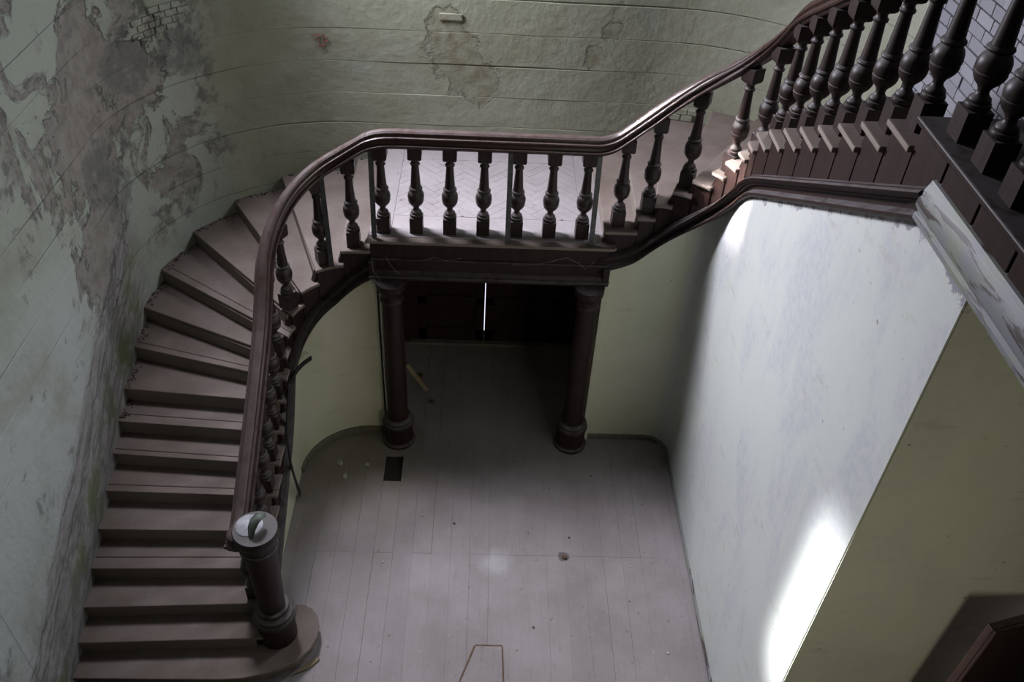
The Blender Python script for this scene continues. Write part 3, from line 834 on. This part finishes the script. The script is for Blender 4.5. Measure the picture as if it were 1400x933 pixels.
def put_baluster(s, z0, ins=None):
    o = proto if first[0] else proto.copy()
    if not first[0]: C.objects.link(o); o.parent = bal
    first[0] = False
    i = inset(s) if ins is None else ins
    p = SP.off(s, i); t = SP.tan(s, 0.06)
    h = zrail2(s)-0.166-z0
    o.location = (p.x, p.y, z0); o.rotation_euler = (0, 0, math.atan2(t.y, t.x)); o.scale = (1, 1, h/0.89)
for k in (3, 4, 5, 6, 7, 8, 9): put_baluster(NS[k]+0.10, k*RISE)
for k, e in ((11, 0.075), (13, 0.09), (15, 0.12), (16, 0.13), (18, 0.13), (19, 0.10), (21, 0.08), (23, 0.08), (25, 0.06)): put_baluster(NS[k]+e, k*RISE)
for k in range(27, 35): put_baluster(NS[k]+0.10, k*RISE)
for x in (-0.95, -0.635, -0.315, 0.005, 0.325, 0.645, 0.965): put_baluster(SP.near((x, 7.09)), ZL-0.001)
for i in range(11): put_baluster(SP.near((2.15, 3.83-0.29*i)), 5.599)
# flat iron bars that brace the rail
def bar(x0, y0, z0, x1, y1, z1, wd=0.024, th=0.006):
    a, b = Vector((x0, y0, z0)), Vector((x1, y1, z1)); u = (b-a).normalized()
    w = Vector((1, 0, 0)); w = (w-u*w.dot(u)).normalized(); n = u.cross(w)
    v = [p+w*sx*wd+n*sy*th for p in (a, b) for sx, sy in ((-1, -1), (1, -1), (1, 1), (-1, 1))]
    MB().add(v, [(0,3,2,1),(4,5,6,7),(0,1,5,4),(1,2,6,5),(2,3,7,6),(3,0,4,7)]).build('iron_bar', M_IRON, bal)['label'] = 'flat grey iron bar'
bar(-1.03, 7.07, ZL, -1.03, 7.165, ZL+0.895)
bar(0.245, 7.07, ZL, 0.24, 7.165, ZL+0.895)
bar(1.055, 7.07, ZL, 1.05, 7.165, ZL+0.895)
bar(-1.455, 7.01, 15*RISE, -1.475, 7.05, 15*RISE+1.02)

# ------------------------------------------------------------------ newel post
newel = thing('newel_post', 'stout round dark newel post with pale plate on its cap, on the bottom step', 'newel post', (-1.745, 4.40, RISE))
MB().lathe([(0.168, 0.0), (0.168, 0.30)], 32).build('plinth', M_DARK, newel, smooth=True)
MB().lathe([(0.168, 0.30), (0.188, 0.305), (0.195, 0.325), (0.190, 0.345), (0.172, 0.352), (0.168, 0.365), (0.180, 0.375), (0.180, 0.395), (0.165, 0.41), (0.140, 0.42), (0.138, 0.435), (0.146, 0.445), (0.142, 0.46), (0.120, 0.468)], 32).build('base_moulding', M_BAL, newel, smooth=True)
MB().lathe([(0.112, 0.46), (0.116, 0.55), (0.130, 1.0), (0.142, 1.28), (0.148, 1.30)], 32).build('shaft', M_DARK, newel, smooth=True)
MB().lathe([(0.148, 1.29), (0.160, 1.295), (0.160, 1.32), (0.150, 1.33), (0.150, 1.40), (0.165, 1.43), (0.180, 1.45), (0.184, 1.46), (0.184, 1.515), (0.176, 1.53)], 32).build('cap', M_BAL, newel, smooth=True)
pl = MB().lathe([(0.108, 0.0), (0.110, 0.006), (0.104, 0.010)], 32).build('cap_plate', M_PLATE, newel, smooth=True)
pl.location = (-0.052, 0.028, 1.529); pl['label'] = 'pale round metal plate'
# bent flat hook standing on the cap
path = [(-0.015, -0.075, 1.53), (-0.005, -0.055, 1.60), (0.015, -0.015, 1.645), (0.045, 0.03, 1.655), (0.075, 0.065, 1.625)]
rows = []
P3 = [Vector(p) for p in path]
for i, p in enumerate(P3):
    t = (P3[min(i+1, 4)]-P3[max(i-1, 0)]).normalized(); wv = Vector((0.8, -0.6, 0)); wv = (wv-t*wv.dot(t)).normalized(); nv = t.cross(wv)
    rows.append([p+wv*(0.030, 0.042, 0.046, 0.042, 0.022)[i]*math.cos(a)+nv*0.017*math.sin(a) for a in [2*PI*q/10 for q in range(10)]])
MB().strip(rows, closed=True).build('hook', M_HOOK, newel, smooth=True)['label'] = 'bent greenish metal hook'

# ------------------------------------------------------------------ dark door leaf at the lower right
d2 = struct(MB().box(0, 0.78, -0.025, 0.025, 0, 2.88).build('door_2', M_DOOR, bevel=0.004))
for a, b, c, d in ((0, 0.11, 0, 2.88), (0.67, 0.78, 0, 2.88), (0.11, 0.67, 2.72, 2.88), (0.11, 0.67, 0, 0.24), (0.11, 0.67, 1.3, 1.44)):
    MB().box(a, b, -0.05, -0.025, c, d).build('door_stile', M_DOOR, d2, bevel=0.006)
d2.location = (3.13, 2.89, 0.0); d2.rotation_euler = (0, 0, math.radians(15.5))

# rubble along the foot of the wall on the upper treads of the lower flight
rub = MB()
for k in range(8, 17):
    z = k*RISE+0.004 if k < 17 else ZL
    for i in range(26):
        u = random.uniform(NU[k]+0.02, NU[k+1]+0.02 if k < 16 else NU[17]); r = random.uniform(0.004, 0.014)*(1.4 if random.random() < 0.15 else 1)
        p = W.off(u, -0.02-abs(random.gauss(0, 0.035)))
        n = random.randint(4, 6); ph = random.random()*6
        ring = [Vector((p.x+r*random.uniform(0.6, 1.1)*math.cos(ph+2*PI*q/n), p.y+r*random.uniform(0.6, 1.1)*math.sin(ph+2*PI*q/n))) for q in range(n)]
        rub.prism(ring, z-0.004, z+r*random.uniform(0.3, 0.8))
rub = rub.build('plaster_rubble', M_RUBBLE, None)
tag(rub, 'dark crumbled plaster lying along the wall on the curved treads', 'rubble'); rub['kind'] = 'stuff'

# ------------------------------------------------------------------ small things
pts = [(-1.86, 6.12, 0.03), (-1.825, 5.93, 0.45), (-1.80, 5.79, 0.85), (-1.812, 5.83, 1.08), (-1.825, 5.92, 1.26), (-1.825, 6.19, 1.46), (-1.815, 6.46, 1.47), (-1.775, 6.62, 1.45), (-1.70, 6.73, 1.45)]
P3 = [Vector(p) for p in pts]; rows = []
P4 = []
for i in range(len(P3)-1):
    p0, p1, p2, p3 = P3[max(i-1, 0)], P3[i], P3[i+1], P3[min(i+2, len(P3)-1)]
    for q in range(6):
        t = q/6; P4.append(0.5*((2*p1)+(p2-p0)*t+(2*p0-5*p1+4*p2-p3)*t*t+(3*p1-p0-3*p2+p3)*t**3))
P4.append(P3[-1])
for i, p in enumerate(P4):
    t = (P4[min(i+1, len(P4)-1)]-P4[max(i-1, 0)]).normalized(); n = Vector((1, 0, 0)); n = (n-t*n.dot(t)).normalized(); b = t.cross(n)
    f = i/len(P4); wd = 0.020 if 0.1 < f < 0.6 else 0.026
    rows.append([p+b*wd*sx+n*0.006*sy for sx, sy in ((-1, -1), (1, -1), (1, 1), (-1, 1))])
tag(MB().strip(rows, closed=True).build('peeled_strip', M_RUBBER), 'black strip of moulding peeled away from the lower flight, bowed down to the floor', 'strip')
# splinter under the bottom step
sp = MB().prism([Vector(p) for p in ((-1.64, 4.12), (-1.50, 4.19), (-1.42, 4.28), (-1.45, 4.30), (-1.55, 4.22))], 0.005, 0.022).build('wood_splinter', M_LATH, bevel=0.003)
tag(sp, 'loose splinter of wood on the floor under the round end of the bottom step', 'splinter')
sp.location = (0.06, -0.05, 0)
def chip(x, y, r, mat, label, name='plaster_chip', cat='plaster', group=None):
    n = random.randint(5, 7); ph = random.random()*6
    pts = [Vector((x+r*random.uniform(0.55, 1)*math.cos(ph+2*PI*i/n), y+r*random.uniform(0.55, 1)*math.sin(ph+2*PI*i/n))) for i in range(n)]
    tag(MB().prism(pts, 0.003, 0.003+r*0.5).build(name, mat, bevel=r*0.08), label, cat, group)
G = 'plaster chips scattered on the floor boards'
chip(-1.50, 6.60, 0.045, M_CHIP, 'largest pale plaster chip in the rounded corner under the lower flight', group=G)
chip(-1.42, 6.40, 0.040, M_CHIP, 'flat pale plaster chip in front of the rounded corner under the lower flight', group=G)
chip(-1.20, 6.58, 0.035, M_CHIP, 'small pale plaster chip between the rounded corner and the left column', group=G)
for x, y in ((1.0, 5.65), (1.85, 4.35), (1.55, 4.9), (-0.2, 5.8), (-0.55, 5.9), (0.4, 6.1), (1.6, 5.3), (1.3, 6.5), (-0.9, 5.3), (0.6, 4.6)):
    chip(x, y, random.uniform(0.010, 0.018), M_CHIP if random.random() < 0.4 else M_RUST, 'tiny crumb of plaster or wood on the open floor boards', 'crumb', 'crumb', 'crumbs on the floor boards')
chip(0.93, 5.40, 0.035, M_RUST, 'brown flake on the floor boards right of the white dust patch', 'wood_flake', 'flake')
chip(-0.72, 8.05, 0.06, M_RUST, 'dark scrap on the floor inside the passage behind the left column', 'scrap', 'scrap')
chip(-0.55, 7.60, 0.05, M_RUST, 'dark scrap on the floor at the mouth of the dark passage', 'scrap', 'scrap')
# red crayon scrawl on the back wall: three hasty strokes
um = W.near((-1.72, 8.85))
def stroke(pts):
    p3 = [(*W.off(um+a, -0.023), 3.91+b) for a, b in pts]
    return p3
red = MB()
for s in ([(-0.07, 0.045), (-0.01, 0.062), (0.04, 0.065), (0.06, 0.052)], [(0.0, 0.052), (0.0, 0.0), (0.002, -0.07)], [(0.048, 0.06), (0.05, -0.02), (0.05, -0.07), (0.04, -0.09)],
          [(0.0, -0.045), (0.05, -0.04)], [(0.05, -0.005), (0.085, 0.0), (0.10, -0.003)], [(0.088, 0.04), (0.09, -0.01)]):
    red.tube(stroke(s), 0.004, 5)
red.build('scrawl', M_RED, wall_back)
